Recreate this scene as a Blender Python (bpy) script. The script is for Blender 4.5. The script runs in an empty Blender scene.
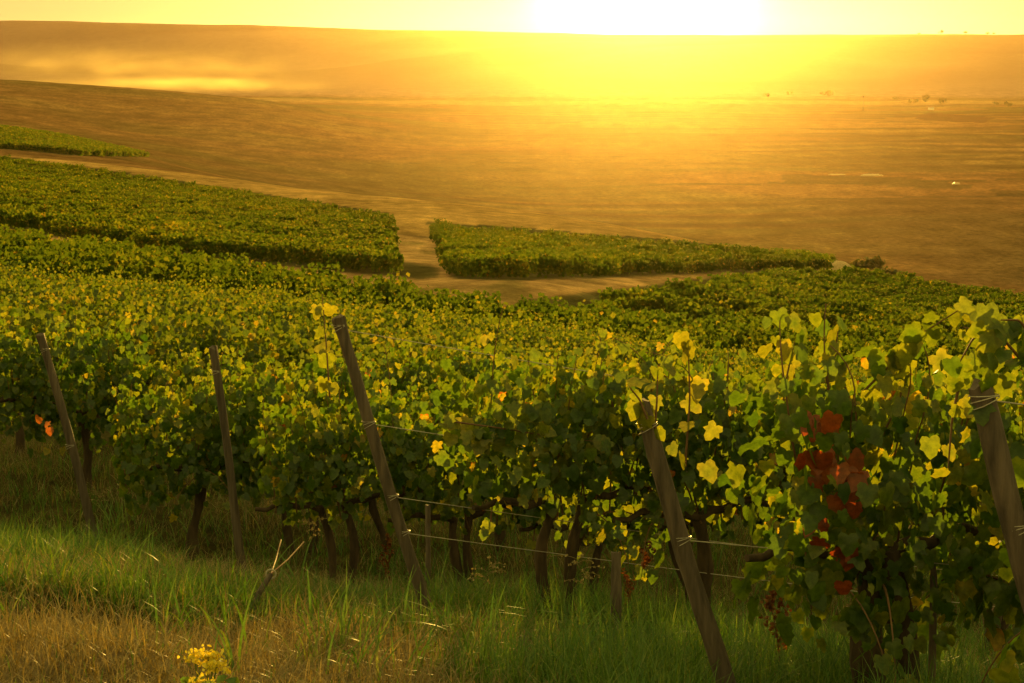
import bpy, math
import numpy as np
from mathutils import Vector
R = math.radians
sc = bpy.context.scene
COL = sc.collection

# ------------------------------------------------------------------ camera
F_PX, PITCH = 1800.0, R(9.5)
cam_d = bpy.data.cameras.new('camera'); cam_d.sensor_width = 36.0
cam_d.lens = F_PX / 1024 * 36; cam_d.clip_start = 0.05; cam_d.clip_end = 20000
cam = bpy.data.objects.new('camera', cam_d); COL.objects.link(cam)
cam.location = (0, 0, 0); cam.rotation_euler = (R(90) - PITCH, 0, 0)
sc.camera = cam

# ------------------------------------------------------------------ sky, sun, exposure
SUN_EL, SUN_AZ = R(2.2), R(4.2)
SUN = Vector((math.sin(SUN_AZ) * math.cos(SUN_EL), math.cos(SUN_AZ) * math.cos(SUN_EL), math.sin(SUN_EL)))
world = bpy.data.worlds.new('World'); sc.world = world; world.use_nodes = True
wt = world.node_tree; wt.nodes.clear()
w_out = wt.nodes.new('ShaderNodeOutputWorld'); w_bg = wt.nodes.new('ShaderNodeBackground')
w_sky = wt.nodes.new('ShaderNodeTexSky'); w_sky.sky_type = 'NISHITA'; w_sky.sun_disc = False
w_sky.sun_elevation = SUN_EL; w_sky.sun_rotation = SUN_AZ
w_sky.air_density = 1.6; w_sky.dust_density = 6.0; w_sky.ozone_density = 0.6
SKY_TINT = (1.0, 0.85, 0.26)
w_mul = wt.nodes.new('ShaderNodeMix'); w_mul.data_type = 'RGBA'; w_mul.blend_type = 'MULTIPLY'
w_mul.inputs[0].default_value = 1.0; w_mul.inputs[7].default_value = (*SKY_TINT, 1)
wt.links.new(w_sky.outputs[0], w_mul.inputs[6])
w_tc = wt.nodes.new('ShaderNodeTexCoord')
w_dot = wt.nodes.new('ShaderNodeVectorMath'); w_dot.operation = 'DOT_PRODUCT'
w_dot.inputs[1].default_value = SUN
wt.links.new(w_tc.outputs['Generated'], w_dot.inputs[0])
w_cl = wt.nodes.new('ShaderNodeMath'); w_cl.operation = 'MAXIMUM'; w_cl.inputs[1].default_value = 0.0
wt.links.new(w_dot.outputs['Value'], w_cl.inputs[0])
last = w_mul.outputs[2]
# the bright air round the low sun, part of the sky itself (aureole of a hazy evening); last term: even glow added to lift the dark foreground
for power, col, strength in ((1600, (1.0, 0.85, 0.42), 34.0), (70, (1.0, 0.82, 0.29), 3.0), (9, (1.0, 0.84, 0.26), 0.9), (0, (1.0, 0.77, 0.21), 1.25)):
    p = wt.nodes.new('ShaderNodeMath'); p.operation = 'POWER'; p.inputs[1].default_value = power
    wt.links.new(w_cl.outputs[0], p.inputs[0])
    s = wt.nodes.new('ShaderNodeVectorMath'); s.operation = 'SCALE'
    s.inputs[0].default_value = tuple(c * strength for c in col)
    wt.links.new(p.outputs[0], s.inputs['Scale'])
    a = wt.nodes.new('ShaderNodeVectorMath'); a.operation = 'ADD'
    wt.links.new(last, a.inputs[0]); wt.links.new(s.outputs[0], a.inputs[1]); last = a.outputs[0]
wt.links.new(last, w_bg.inputs['Color']); w_bg.inputs['Strength'].default_value = 0.15
wt.links.new(w_bg.outputs[0], w_out.inputs['Surface'])

sun_d = bpy.data.lights.new('sun', 'SUN'); sun_d.energy = 3.0; sun_d.angle = R(0.6)
sun_d.color = (1.0, 0.60, 0.11)
sun = bpy.data.objects.new('sun', sun_d); COL.objects.link(sun)
sun.rotation_euler = SUN.to_track_quat('Z', 'Y').to_euler(); sun.location = SUN * 300

vs = sc.view_settings; vs.view_transform = 'Standard'; vs.look = 'None'; vs.exposure = 1.62; vs.gamma = 1.0
cy = sc.cycles
cy.use_denoising = True; cy.use_adaptive_sampling = True; cy.adaptive_threshold = 0.02
cy.max_bounces = 6; cy.diffuse_bounces = 3; cy.glossy_bounces = 2; cy.transmission_bounces = 4
cy.volume_bounces = 0; cy.transparent_max_bounces = 8
cy.sample_clamp_indirect = 6.0
HAZE_DENSITY, HAZE_G = 0.000020, 0.90

# ------------------------------------------------------------------ helpers
cp, sp = math.cos(PITCH), math.sin(PITCH)
def world_at(u, v, depth):
    x = (u - 512) / F_PX * depth; y = (v - 341.5) / F_PX * depth
    return np.array((x, depth * cp - y * sp, -depth * sp - y * cp))
def project(P):
    P = np.asarray(P, float)
    D = P[..., 1] * cp - P[..., 2] * sp
    yd = -P[..., 1] * sp - P[..., 2] * cp
    D = np.where(np.abs(D) < 1e-3, 1e-3, D)
    return 512 + F_PX * P[..., 0] / D, 341.5 + F_PX * yd / D, D
def dep_tan(v): return np.tan(PITCH + np.arctan((np.asarray(v, float) - 341.5) / F_PX))
def smooth(a, b, x):
    t = np.clip((np.asarray(x, float) - a) / (b - a), 0, 1); return t * t * (3 - 2 * t)
def nrm(a): return a / np.maximum(np.linalg.norm(a, axis=-1, keepdims=True), 1e-9)

def vnoise(x, y, seed=0):
    """smooth value noise in 0..1"""
    xi, yi = np.floor(x).astype(np.int64), np.floor(y).astype(np.int64)
    def h(a, b):
        n = (a * 374761393 + b * 668265263 + seed * 1442695041) & 0xffffffff
        n = ((n ^ (n >> 13)) * 1274126177) & 0xffffffff
        return ((n ^ (n >> 16)) & 0xffff) / 65535.0
    fx, fy = x - xi, y - yi; fx = fx * fx * (3 - 2 * fx); fy = fy * fy * (3 - 2 * fy)
    return (h(xi, yi) * (1 - fx) + h(xi + 1, yi) * fx) * (1 - fy) + (h(xi, yi + 1) * (1 - fx) + h(xi + 1, yi + 1) * fx) * fy

# ------------------------------------------------------------------ terrain (metres; eye at the origin)
# forward distance Y and height Z along several sight lines u
Vz = lambda Y, v: -Y * float(dep_tan(v))
def far(start, floor, foot, crest_v):
    return [(1300, -56), (1600, -59), (1900, -57), (2080, -48), (2350, -22), (2600, -2), (2800, Vz(2800, crest_v)), (3000, Vz(2800, crest_v) - 4), (3400, -35), (4200, -60)]
COLS = {
 -300: [(15,-3.6),(17,-3.7),(25,-4.4),(40,-5.6),(60,-7.2),(75,-8.2),(110,-10.3),(180,-13.2),(260,-15.5),(300,-15.6),(480,-18.5),(600,-20),(900,-26),(1150,-19),(1250,-18),(1330,-21)],
    0: [(15,-3.9),(17,-4.05),(25,-5.0),(40,-6.5),(60,-8.36),(75,-9.5),(110,-12.1),(180,-15.4),(260,-18.4),(300,-18.7),(400,-20.5),(480,-22.3),(560,-25.5),(700,-32),(850,-35.3),(1000,-32),(1150,-26.2),(1250,-24.6),(1330,-28)],
  130: [(15,-4.0),(20,-4.5),(35,-6.1),(60,-8.7),(75,-10.1),(110,-12.8),(180,-16.7),(250,-20),(275,-19.9),(320,-20.9),(480,-28),(650,-40),(900,-45),(1100,-38),(1250,-30.6),(1330,-33),(1480,-49)],
  260: [(15,-4.1),(20,-4.6),(35,-6.4),(60,-9.2),(75,-10.8),(110,-13.6),(180,-18.2),(230,-21),(250,-20.9),(300,-22.9),(420,-34),(600,-47),(800,-50),(1000,-46),(1250,-37.6),(1330,-39.5),(1480,-52)],
  390: [(15,-4.15),(20,-4.8),(35,-6.7),(60,-9.7),(75,-11.2),(90,-12.5),(110,-14.2),(170,-17.9),(200,-18.4),(250,-21),(300,-26),(450,-41),(650,-54),(1000,-57)],
  512: [(15,-4.2),(20,-5.0),(35,-7.0),(60,-10.0),(75,-10.9),(91,-11.6),(120,-15.0),(170,-19),(200,-19.4),(240,-21.7),(290,-28),(480,-54),(675,-60)],
  650: [(15,-4.3),(20,-5.1),(35,-7.3),(60,-10.8),(75,-12.7),(90,-13.6),(105,-14.2),(120,-16.0),(160,-19.1),(190,-20),(230,-23.4),(280,-31),(420,-55),(590,-60)],
  800: [(15,-4.4),(20,-5.3),(35,-7.6),(60,-11.3),(75,-13.2),(85,-14.7),(110,-16.7),(150,-19.9),(175,-21),(210,-26),(300,-44),(480,-60)],
 1024: [(15,-4.6),(20,-5.5),(35,-7.9),(60,-11.9),(75,-14.0),(85,-15.4),(110,-18.3),(150,-22.3),(170,-24.5),(210,-31),(300,-50),(430,-60)],
 1400: [(15,-4.9),(20,-5.9),(35,-8.6),(60,-13),(75,-15.4),(85,-17),(110,-20.3),(150,-25.5),(180,-30),(240,-42),(320,-56),(430,-61)],
}
CREST = {-300: 13, 0: 14.5, 130: 16.5, 260: 20.5, 390: 25.5, 512: 28.5, 650: 32.5, 800: 31, 900: 29, 1024: 31, 1400: 34}
us = sorted(COLS)
LY = np.linspace(math.log(10), math.log(5200), 420)
UG = np.linspace(-300, 1400, 171)
tab = []
for u in us:
    pts = COLS[u]; last_y = pts[-1][0]
    pts = pts + [q for q in far(0, 0, 0, np.interp(u, sorted(CREST), [CREST[k_] for k_ in sorted(CREST)])) if q[0] > last_y + 120]
    ly = np.log([p[0] for p in pts]); z = [p[1] for p in pts]
    t = np.interp(LY, ly, z); t[LY < ly[0]] = z[0]
    tab.append(t)
tab = np.array(tab)
T = np.array([np.interp(UG, us, tab[:, j]) for j in range(len(LY))])     # [Y, u]
def gauss(a, n, axis):
    k = np.exp(-0.5 * (np.arange(-3 * n, 3 * n + 1) / n) ** 2); k /= k.sum()
    pad = [(0, 0), (0, 0)]; pad[axis] = (3 * n, 3 * n)
    ap = np.pad(a, pad, mode='edge')
    return np.apply_along_axis(lambda r: np.convolve(r, k, mode='valid'), axis, ap)
T = gauss(gauss(T, 3, 0), 6, 1)
def terrain(X, Y):
    X = np.asarray(X, float); Y = np.asarray(Y, float)
    Yc = np.maximum(Y, 10.0)
    u = 512 + X / Yc * F_PX * 0.985
    a = np.clip((np.log(Yc) - LY[0]) / (LY[1] - LY[0]), 0, len(LY) - 1.001); i = a.astype(int); fa = a - i
    b = np.clip((u - UG[0]) / (UG[1] - UG[0]), 0, len(UG) - 1.001); j = b.astype(int); fb = b - j
    zt = (T[i, j] * (1 - fb) + T[i, j + 1] * fb) * (1 - fa) + (T[i + 1, j] * (1 - fb) + T[i + 1, j + 1] * fb) * fa
    zp = -2.84 - 0.117 * (X + 0.405) - 0.264 * (Y - 8.55)
    zp = np.where(Y < 8.55, np.minimum(zp, -2.84 - 0.10 * (X + .405) - 0.20 * (Y - 8.55) + 0.06), zp)
    z = zp + (zt - zp) * smooth(9.5, 15.5, Y)
    z = z + (-1.75 - 0.05 * X - z) * (1 - smooth(1.0, 5.0, Y))
    amp = np.clip(Y / 60, 0.25, 1.0)
    z = z + (vnoise(X * 1.3, Y * 1.3, 3) - .5) * 0.10 * (Y < 60) + (vnoise(X / 9, Y / 9, 5) - .5) * 0.35 * smooth(12, 60, Y) + (vnoise(X / 70, Y / 90, 6) - .5) * 2.4 * smooth(250, 700, Y)
    z = z + ((vnoise(X / 330 + Y / 700, Y / 300, 8) - .5) * 30 + (vnoise(X / 120 - Y / 260, Y / 130, 9) - .5) * 12) * smooth(1950, 2250, Y) * (1 - smooth(2450, 2700, Y))
    return z
def ground_hit(u, v, h=0.0, y0=4.0, y1=4000.0):
    Y = np.exp(np.linspace(math.log(y0), math.log(y1), 3000))
    yv = (v - 341.5) / F_PX
    X = Y * ((u - 512) / F_PX) / (cp - yv * sp); Z = -Y * float(dep_tan(v))
    below = np.nonzero(Z <= terrain(X, Y) + h)[0]
    k = below[0] if len(below) else len(Y) - 1
    return np.array((X[k], Y[k], Z[k] - h))

# pixel outlines of the fields, used only to find where they lie on the ground
LINE1 = [(-160, 205), (0, 232), (200, 264), (420, 292), (520, 302), (720, 328), (1024, 345), (1200, 356)]
POLY = {
 'A': [(-160, 205), (0, 234), (200, 266), (400, 296), (520, 310), (600, 316), (720, 330), (1024, 347), (1200, 360), (1200, 800), (-160, 800)],
 'B': [(-160, 202), (0, 229), (200, 259), (420, 280), (441, 277), (438, 267), (399, 260), (394, 240), (388, 213), (260, 193), (130, 173), (0, 156), (-160, 138)],
 'C': [(452, 279), (520, 281), (640, 277), (740, 273), (830, 274), (835, 254), (640, 237), (426, 221), (440, 255)],
 'D': [(500, 309), (720, 334), (1024, 350), (1200, 360), (1200, 322), (1024, 292), (850, 267), (780, 268), (640, 286), (528, 299)],
 'E': [(-120, 153), (0, 149), (80, 156), (205, 158), (215, 150), (166, 139), (70, 129), (0, 119), (-120, 104)],
}
YR = {'A': (4, 82), 'B': (70, 300), 'C': (84, 200), 'D': (76, 185), 'E': (290, 560)}
def inside(poly, u, v):
    res = np.zeros(np.shape(u), bool); n = len(poly)
    for k in range(n):
        (x1, y1), (x2, y2) = poly[k], poly[(k + 1) % n]
        if y1 == y2: continue
        c = (y1 > v) != (y2 > v)
        res ^= c & (u < (x2 - x1) * (v - y1) / (y2 - y1) + x1)
    return res

# ------------------------------------------------------------------ mesh building
def build(name, chunks, mats, parent=None, smooth_shade=True, link=True, colors=None):
    """chunks: (verts Nx3, faces Kxn, material index, tint N or scalar)"""
    Vs, Ls, St, Mi, Ti = [], [], [], [], []; off = 0; lo = 0
    for V, Fc, mi, ti in chunks:
        V = np.asarray(V, np.float32); Fc = np.asarray(Fc, np.int64)
        if len(V) == 0 or len(Fc) == 0: continue
        Vs.append(V); Ls.append((Fc + off).ravel()); k, n = Fc.shape
        St.append(lo + np.arange(k) * n); lo += k * n; off += len(V)
        Mi.append(np.full(k, mi)); Ti.append(np.broadcast_to(np.asarray(ti, np.float32), (len(V),)))
    V = np.concatenate(Vs); L = np.concatenate(Ls); S = np.concatenate(St); M = np.concatenate(Mi); Tn = np.concatenate(Ti)
    me = bpy.data.meshes.new(name)
    me.vertices.add(len(V)); me.vertices.foreach_set('co', V.ravel())
    me.loops.add(len(L)); me.loops.foreach_set('vertex_index', L.astype(np.int32))
    me.polygons.add(len(S)); me.polygons.foreach_set('loop_start', S.astype(np.int32))
    me.polygons.foreach_set('material_index', M.astype(np.int32))
    me.polygons.foreach_set('use_smooth', np.full(len(S), smooth_shade))
    a = me.attributes.new('tint', 'FLOAT', 'POINT'); a.data.foreach_set('value', np.ascontiguousarray(Tn, np.float32))
    if colors is not None:
        c = me.attributes.new('albedo', 'FLOAT_COLOR', 'POINT')
        c.data.foreach_set('color', np.concatenate([colors, np.ones((len(colors), 1))], 1).astype(np.float32).ravel())
    me.update(calc_edges=True)
    for m in (mats if isinstance(mats, (list, tuple)) else [mats]): me.materials.append(m)
    o = bpy.data.objects.new(name, me)
    if link: COL.objects.link(o)
    if parent is not None: o.parent = parent
    return o
def tag(o, label=None, cat=None, group=None, kind=None):
    if label: o['label'] = label
    if cat: o['category'] = cat
    if group: o['group'] = group
    if kind: o['kind'] = kind
    return o
def empty(name, loc, rz=0.0):
    o = bpy.data.objects.new(name, None); o.empty_display_size = 0.2; COL.objects.link(o)
    o.location = loc; o.rotation_euler = (0, 0, rz); return o
def copy_tree(root):
    r = root.copy(); COL.objects.link(r)
    for ch in root.children:
        c = ch.copy(); COL.objects.link(c); c.parent = r
        for g in ch.children:
            d = g.copy(); COL.objects.link(d); d.parent = c
    return r
def tube(pts, rad, sides=8, cap=True, rough=0.0, rng=None):
    pts = np.asarray(pts, float); n = len(pts); rad = np.broadcast_to(np.asarray(rad, float), (n,))
    t = nrm(np.gradient(pts, axis=0)); ref = np.array((0.0, 1.0, 0.0)) if abs(t[0, 1]) < .9 else np.array((1.0, 0, 0))
    a = nrm(np.cross(t, ref)); b = np.cross(t, a)
    ang = np.arange(sides) / sides * 2 * math.pi
    rr = rad[:, None] * np.ones((1, sides))
    if rough and rng is not None: rr = rr * (1 + rough * (rng.random((n, sides)) - .5))
    V = pts[:, None] + rr[..., None] * (np.cos(ang)[None, :, None] * a[:, None] + np.sin(ang)[None, :, None] * b[:, None])
    V = V.reshape(-1, 3); Fq = []
    i = np.arange(n - 1)[:, None] * sides; k = np.arange(sides)[None]; k2 = (k + 1) % sides
    Fq = np.stack([i + k, i + k2, i + sides + k2, i + sides + k], -1).reshape(-1, 4)
    if cap:
        V = np.concatenate([V, pts[:1], pts[-1:]]); c0, c1 = n * sides, n * sides + 1
        kk = np.arange(sides); k2 = (kk + 1) % sides
        Fq = np.concatenate([Fq, np.stack([kk * 0 + c0, k2, kk, kk], -1)[:, :3].repeat(1, 0) @ np.eye(3, 4, dtype=int) if False else np.zeros((0, 4), int)])
        tri = np.concatenate([np.stack([kk * 0 + c0, k2, kk], -1), np.stack([kk * 0 + c1, (n - 1) * sides + kk, (n - 1) * sides + k2], -1)])
        return V, Fq, tri
    return V, Fq, None
def tube_chunks(pts, rad, sides=8, mi=0, ti=0.5, **k):
    V, q, tr = tube(pts, rad, sides, **k)
    out = [(V, q, mi, ti)]
    if tr is not None: out.append((V, tr, mi, ti))
    return out
def frames(N, D):
    z = nrm(N); y = nrm(D - (D * z).sum(-1, keepdims=True) * z); x = np.cross(y, z); return x, y, z
CURL = np.random.default_rng(12)
def scatter(Tv, Fc, P, N, D, S, tint, mi=0):
    if Tv is LV and len(P) > 2:
        pick = CURL.random(len(P)); out = []
        for k_, T_ in enumerate(LEAVES):
            m_ = (pick >= k_ / 3) & (pick < (k_ + 1) / 3)
            if m_.any(): out.append(scatter(list(T_), Fc, P[m_], N[m_], D[m_], S[m_] * (1, .88, 1.05)[k_], tint[m_], mi))
        off_ = np.cumsum([0] + [len(o_[0]) for o_ in out])
        return (np.concatenate([o_[0] for o_ in out]), np.concatenate([o_[1] + f_ for o_, f_ in zip(out, off_)]), mi, np.concatenate([o_[3] for o_ in out]))
    x, y, z = frames(N, D); Tv = np.asarray(Tv, float); curl = CURL.uniform(.2, 2.4, len(P))
    V = P[:, None] + S[:, None, None] * (Tv[None, :, 0:1] * x[:, None] + Tv[None, :, 1:2] * y[:, None] + (Tv[None, :, 2:3] * curl[:, None, None]) * z[:, None])
    m, k = len(P), len(Tv); Fx = (np.asarray(Fc)[None] + (np.arange(m) * k)[:, None, None]).reshape(-1, np.shape(Fc)[1])
    edge = .20 * (np.hypot(Tv[:, 0], Tv[:, 1] - .4) - .38) * (k > 6)
    return (V.reshape(-1, 3), Fx, mi, (tint[:, None] + edge[None] * CURL.uniform(.2, 2.2, (m, 1))).ravel())

# leaf outlines (width about 1, stalk at the origin, tip along +y)
LEAVES = []
for half in ([(0.10, -0.12), (0.34, -0.18), (0.50, 0.06), (0.39, 0.24), (0.58, 0.50), (0.31, 0.56), (0.25, 0.86)], [(0.13, -0.10), (0.36, -0.10), (0.46, 0.08), (0.44, 0.28), (0.50, 0.44), (0.36, 0.62), (0.22, 0.84)], [(0.11, -0.11), (0.36, -0.15), (0.51, 0.06), (0.455, 0.26), (0.54, 0.46), (0.37, 0.60), (0.25, 0.86)]):
    LV = [(0, 0, 0), (0.02, 0.42, 0.02), (.04 * len(LEAVES), 1.05, -0.14)]; LEAVES.append(LV)
    for sx in (1, -1):
        for (x, y) in half: LV.append((sx * x, y, 0.20 * x - 0.36 * x * x * (1 + y) - 0.16 * max(0, y - .4) + .03 * math.sin(9 * y + sx)))
LF = []
for o_, flip in ((3, 0), (10, 1)):
    tri = [(0, o_, o_ + 1), (0, o_ + 1, o_ + 2), (0, o_ + 2, o_ + 3), (0, o_ + 3, 1), (1, o_ + 3, o_ + 4), (1, o_ + 4, o_ + 5), (1, o_ + 5, o_ + 6), (1, o_ + 6, 2)]
    LF += [t[::-1] if flip else t for t in tri]
MV = [(0, -.05, 0), (.48, .05, .02), (.45, .6, -.08), (0, 1.02, -.12), (-.45, .6, -.08), (-.48, .05, .02)]
MF = [(0, 1, 2), (0, 2, 3), (0, 3, 4), (0, 4, 5)]
QV = [(0, -.1, 0), (.5, .35, -.08), (0, 1.0, -.06), (-.5, .35, -.08)]
QF = [(0, 1, 2), (0, 2, 3)]

# ------------------------------------------------------------------ materials
def new_mat(name):
    m = bpy.data.materials.new(name); m.use_nodes = True; nt = m.node_tree; nt.nodes.clear()
    return m, nt, nt.nodes.new('ShaderNodeOutputMaterial')
def ramp(nt, stops, fac=None):
    r = nt.nodes.new('ShaderNodeValToRGB'); e = r.color_ramp.elements
    while len(e) < len(stops): e.new(0.5)
    for k, (p, c) in enumerate(stops): e[k].position = p; e[k].color = (*c, 1)
    if fac is not None: nt.links.new(fac, r.inputs[0])
    return r
def noise(nt, scale, detail=4, rough=.6, coord='Object', mapping=None):
    tc = nt.nodes.new('ShaderNodeTexCoord'); n = nt.nodes.new('ShaderNodeTexNoise')
    n.inputs['Scale'].default_value = scale; n.inputs['Detail'].default_value = detail; n.inputs['Roughness'].default_value = rough
    src = tc.outputs[coord]
    if mapping:
        mp = nt.nodes.new('ShaderNodeMapping'); mp.inputs['Scale'].default_value = mapping[0]
        mp.inputs['Rotation'].default_value = mapping[1]; nt.links.new(src, mp.inputs[0]); src = mp.outputs[0]
    nt.links.new(src, n.inputs['Vector']); return n
def leaf_mat(name, stops, trans=0.5, gain=2.4, warm=(1.25, 1.05, 0.40), gloss=0.02, vary=0.12):
    m, nt, out = new_mat(name)
    at = nt.nodes.new('ShaderNodeAttribute'); at.attribute_name = 'tint'
    oi = nt.nodes.new('ShaderNodeObjectInfo')
    ma = nt.nodes.new('ShaderNodeMath'); ma.operation = 'MULTIPLY_ADD'
    ma.inputs[1].default_value = vary; nt.links.new(oi.outputs['Random'], ma.inputs[0]); nt.links.new(at.outputs['Fac'], ma.inputs[2])
    r = ramp(nt, stops, ma.outputs[0])
    n = noise(nt, 45, 4, .7)
    rr = ramp(nt, [(0.3, (.55, .6, .55)), (0.7, (1.3, 1.25, 1.2))], n.outputs[0])
    mx = nt.nodes.new('ShaderNodeMix'); mx.data_type = 'RGBA'; mx.blend_type = 'MULTIPLY'; mx.inputs[0].default_value = 1
    nt.links.new(r.outputs[0], mx.inputs[6]); nt.links.new(rr.outputs[0], mx.inputs[7])
    d = nt.nodes.new('ShaderNodeBsdfDiffuse'); nt.links.new(mx.outputs[2], d.inputs[0])
    tl = nt.nodes.new('ShaderNodeBsdfTranslucent')
    vm = nt.nodes.new('ShaderNodeVectorMath'); vm.operation = 'MULTIPLY'; vm.inputs[1].default_value = tuple(gain * w for w in warm)
    nt.links.new(mx.outputs[2], vm.inputs[0]); nt.links.new(vm.outputs[0], tl.inputs[0])
    ms = nt.nodes.new('ShaderNodeMixShader'); ms.inputs[0].default_value = trans
    nt.links.new(d.outputs[0], ms.inputs[1]); nt.links.new(tl.outputs[0], ms.inputs[2])
    g = nt.nodes.new('ShaderNodeBsdfGlossy'); g.inputs['Roughness'].default_value = .34; g.inputs[0].default_value = (1, 1, 1, 1)
    m2 = nt.nodes.new('ShaderNodeMixShader'); m2.inputs[0].default_value = gloss
    nt.links.new(ms.outputs[0], m2.inputs[1]); nt.links.new(g.outputs[0], m2.inputs[2])
    nt.links.new(m2.outputs[0], out.inputs[0]); return m
def rough_mat(name, c0, c1, scale, rough=.85, bump=.4, mapping=None, bscale=None):
    m, nt, out = new_mat(name)
    b = nt.nodes.new('ShaderNodeBsdfPrincipled'); b.inputs['Roughness'].default_value = rough
    n = noise(nt, scale, 6, .65, mapping=mapping)
    r = ramp(nt, [(.3, c0), (.7, c1)], n.outputs[0]); nt.links.new(r.outputs[0], b.inputs['Base Color'])
    bp = nt.nodes.new('ShaderNodeBump'); bp.inputs['Strength'].default_value = bump; bp.inputs['Distance'].default_value = .01
    nt.links.new(n.outputs[0], bp.inputs['Height']); nt.links.new(bp.outputs[0], b.inputs['Normal'])
    nt.links.new(b.outputs[0], out.inputs[0]); return m
VINE_STOPS = [(0.0, (.018, .050, .008)), (.38, (.046, .090, .009)), (.62, (.095, .125, .011)), (.80, (.15, .155, .016)), (.93, (.21, .17, .02)), (1.0, (.20, .06, .015))]
M_LEAF = leaf_mat('vine_leaf', VINE_STOPS)
FAR_STOPS = [(0.0, (.022, .046, .008)), (.38, (.046, .078, .010)), (.62, (.085, .105, .012)), (.80, (.14, .13, .016)), (1.0, (.17, .12, .02))]
M_FARLEAF = leaf_mat('distant_vine_leaf', FAR_STOPS, trans=.5, gain=2.1, gloss=0.0)
M_MIDLEAF = leaf_mat('vine_leaf_golden', [(0.0, (.022, .048, .008)), (.38, (.050, .086, .009)), (.62, (.098, .122, .012)), (.80, (.17, .157, .017)), (1.0, (.21, .15, .02))], trans=.5, gain=1.9, gloss=0.02)
M_RED = leaf_mat('red_leaf', [(0, (.17, .040, .009)), (.5, (.26, .068, .013)), (1, (.28, .12, .02))], gain=1.2, warm=(1.2, .8, .6))
M_GRASS = leaf_mat('green_grass_blade', [(0, (.028, .080, .013)), (.5, (.066, .155, .023)), (1, (.16, .205, .045))], trans=.35, gain=1.5)
M_DRY = leaf_mat('dry_grass_blade', [(0, (.10, .082, .040)), (.5, (.19, .155, .078)), (1, (.32, .27, .15))], trans=.3, gain=1.2)
M_RUST = leaf_mat('rusty_seed', [(0, (.08, .025, .010)), (.5, (.14, .045, .016)), (1, (.20, .09, .03))], trans=.3, gain=1.3)
M_YEL = leaf_mat('yellow_petal', [(0, (.50, .42, .02)), (.5, (.66, .58, .04)), (1, (.72, .66, .12))], trans=.35, gain=1.2)
M_BUSH = leaf_mat('bush_leaf', [(0, (.025, .04, .012)), (.5, (.05, .06, .016)), (1, (.09, .08, .025))], trans=.35)
M_BARK = rough_mat('vine_bark', (.022, .014, .009), (.085, .055, .035), 22, .95, .9, ((1, 1, .25), (0, 0, 0)))
M_CANE = rough_mat('vine_cane', (.07, .035, .015), (.16, .08, .03), 30, .7, .2)
M_WOOD = rough_mat('weathered_wood', (.028, .022, .020), (.15, .115, .10), 26, .9, 1.0, ((1, 1, .08), (0, 0, 0)))
M_WIRE = rough_mat('galvanised_wire', (.25, .23, .2), (.45, .42, .38), 60, .38, .1)
M_STRAW = rough_mat('straw', (.30, .21, .10), (.55, .42, .22), 6, .95, .6)
M_FOIL = rough_mat('pale_dry_straw', (.36, .26, .14), (.55, .42, .25), 3, .4, .1)
M_HUT = rough_mat('white_plaster', (.70, .68, .62), (.82, .80, .75), 2, .9, .1)
M_ROOF = rough_mat('hut_roof', (.16, .08, .05), (.25, .13, .08), 2, .9, .1)

def ground_mat():
    m, nt, out = new_mat('ground_cover')
    at = nt.nodes.new('ShaderNodeAttribute'); at.attribute_name = 'albedo'
    b = nt.nodes.new('ShaderNodeBsdfDiffuse'); b.inputs['Roughness'].default_value = .8
    col = at.outputs['Color']
    st = nt.nodes.new('ShaderNodeAttribute'); st.attribute_name = 'tint'
    for sc_, lo, hi, mp in ((0.016, .80, 1.18, ((1, .8, 0), (0, 0, -.06))), (0.09, .62, 1.4, ((1, .55, 0), (0, 0, -.10))), (0.5, .62, 1.4, ((1, .6, 0), (0, 0, -.10))), (3.5, .70, 1.3, None), (40, .75, 1.25, None)):
        n = noise(nt, sc_, 5, .6, mapping=mp)
        r = ramp(nt, [(.32, (lo, lo, lo)), (.68, (hi, hi, hi))], n.outputs[0])
        mx = nt.nodes.new('ShaderNodeMix'); mx.data_type = 'RGBA'; mx.blend_type = 'MULTIPLY'; mx.inputs[0].default_value = 1
        if sc_ < 1: nt.links.new(st.outputs['Fac'], mx.inputs[0])
        nt.links.new(col, mx.inputs[6]); nt.links.new(r.outputs[0], mx.inputs[7]); col = mx.outputs[2]
    nt.links.new(col, b.inputs['Color'])
    nb = noise(nt, .13, 6, .7, mapping=((.8, 1, 0), (0, 0, 0))); bf = nt.nodes.new('ShaderNodeBump'); bf.inputs['Strength'].default_value = .35; bf.inputs['Distance'].default_value = 2.0
    nt.links.new(nb.outputs[0], bf.inputs['Height'])
    n = noise(nt, 9, 8, .7); bp = nt.nodes.new('ShaderNodeBump'); bp.inputs['Strength'].default_value = .6; bp.inputs['Distance'].default_value = .05
    nt.links.new(n.outputs[0], bp.inputs['Height']); nt.links.new(bf.outputs[0], bp.inputs['Normal']); nt.links.new(bp.outputs[0], b.inputs['Normal'])
    nt.links.new(b.outputs[0], out.inputs[0]); return m

# ------------------------------------------------------------------ the ground, one sheet to beyond the far hills
yy = np.concatenate([np.linspace(-30, 4, 18)[:-1], np.exp(np.linspace(math.log(4), math.log(300), 330))[:-1], np.exp(np.linspace(math.log(300), math.log(4100), 240))])
ss = np.concatenate([np.linspace(-.75, -.31, 28)[:-1], np.linspace(-.31, .31, 330), np.linspace(.31, .75, 28)[1:]])
YY, SS = np.meshgrid(yy, ss, indexing='ij')
XX = SS * (YY + 40 * (1 - smooth(0, 60, YY)) + 3)
ZZ = terrain(XX, YY)
gu, gv, _ = project(np.stack([XX, YY, ZZ], -1))
gu = np.where(YY < 3, 512, gu); gv = np.where(YY < 3, 900, gv)
alb = np.empty(YY.shape + (3,))
def lerp(c, m): 
    global alb
    alb = alb * (1 - m[..., None]) + np.array(c) * m[..., None]
alb[:] = (.23, .112, .045)                                              # stubble of the valley floor
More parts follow.
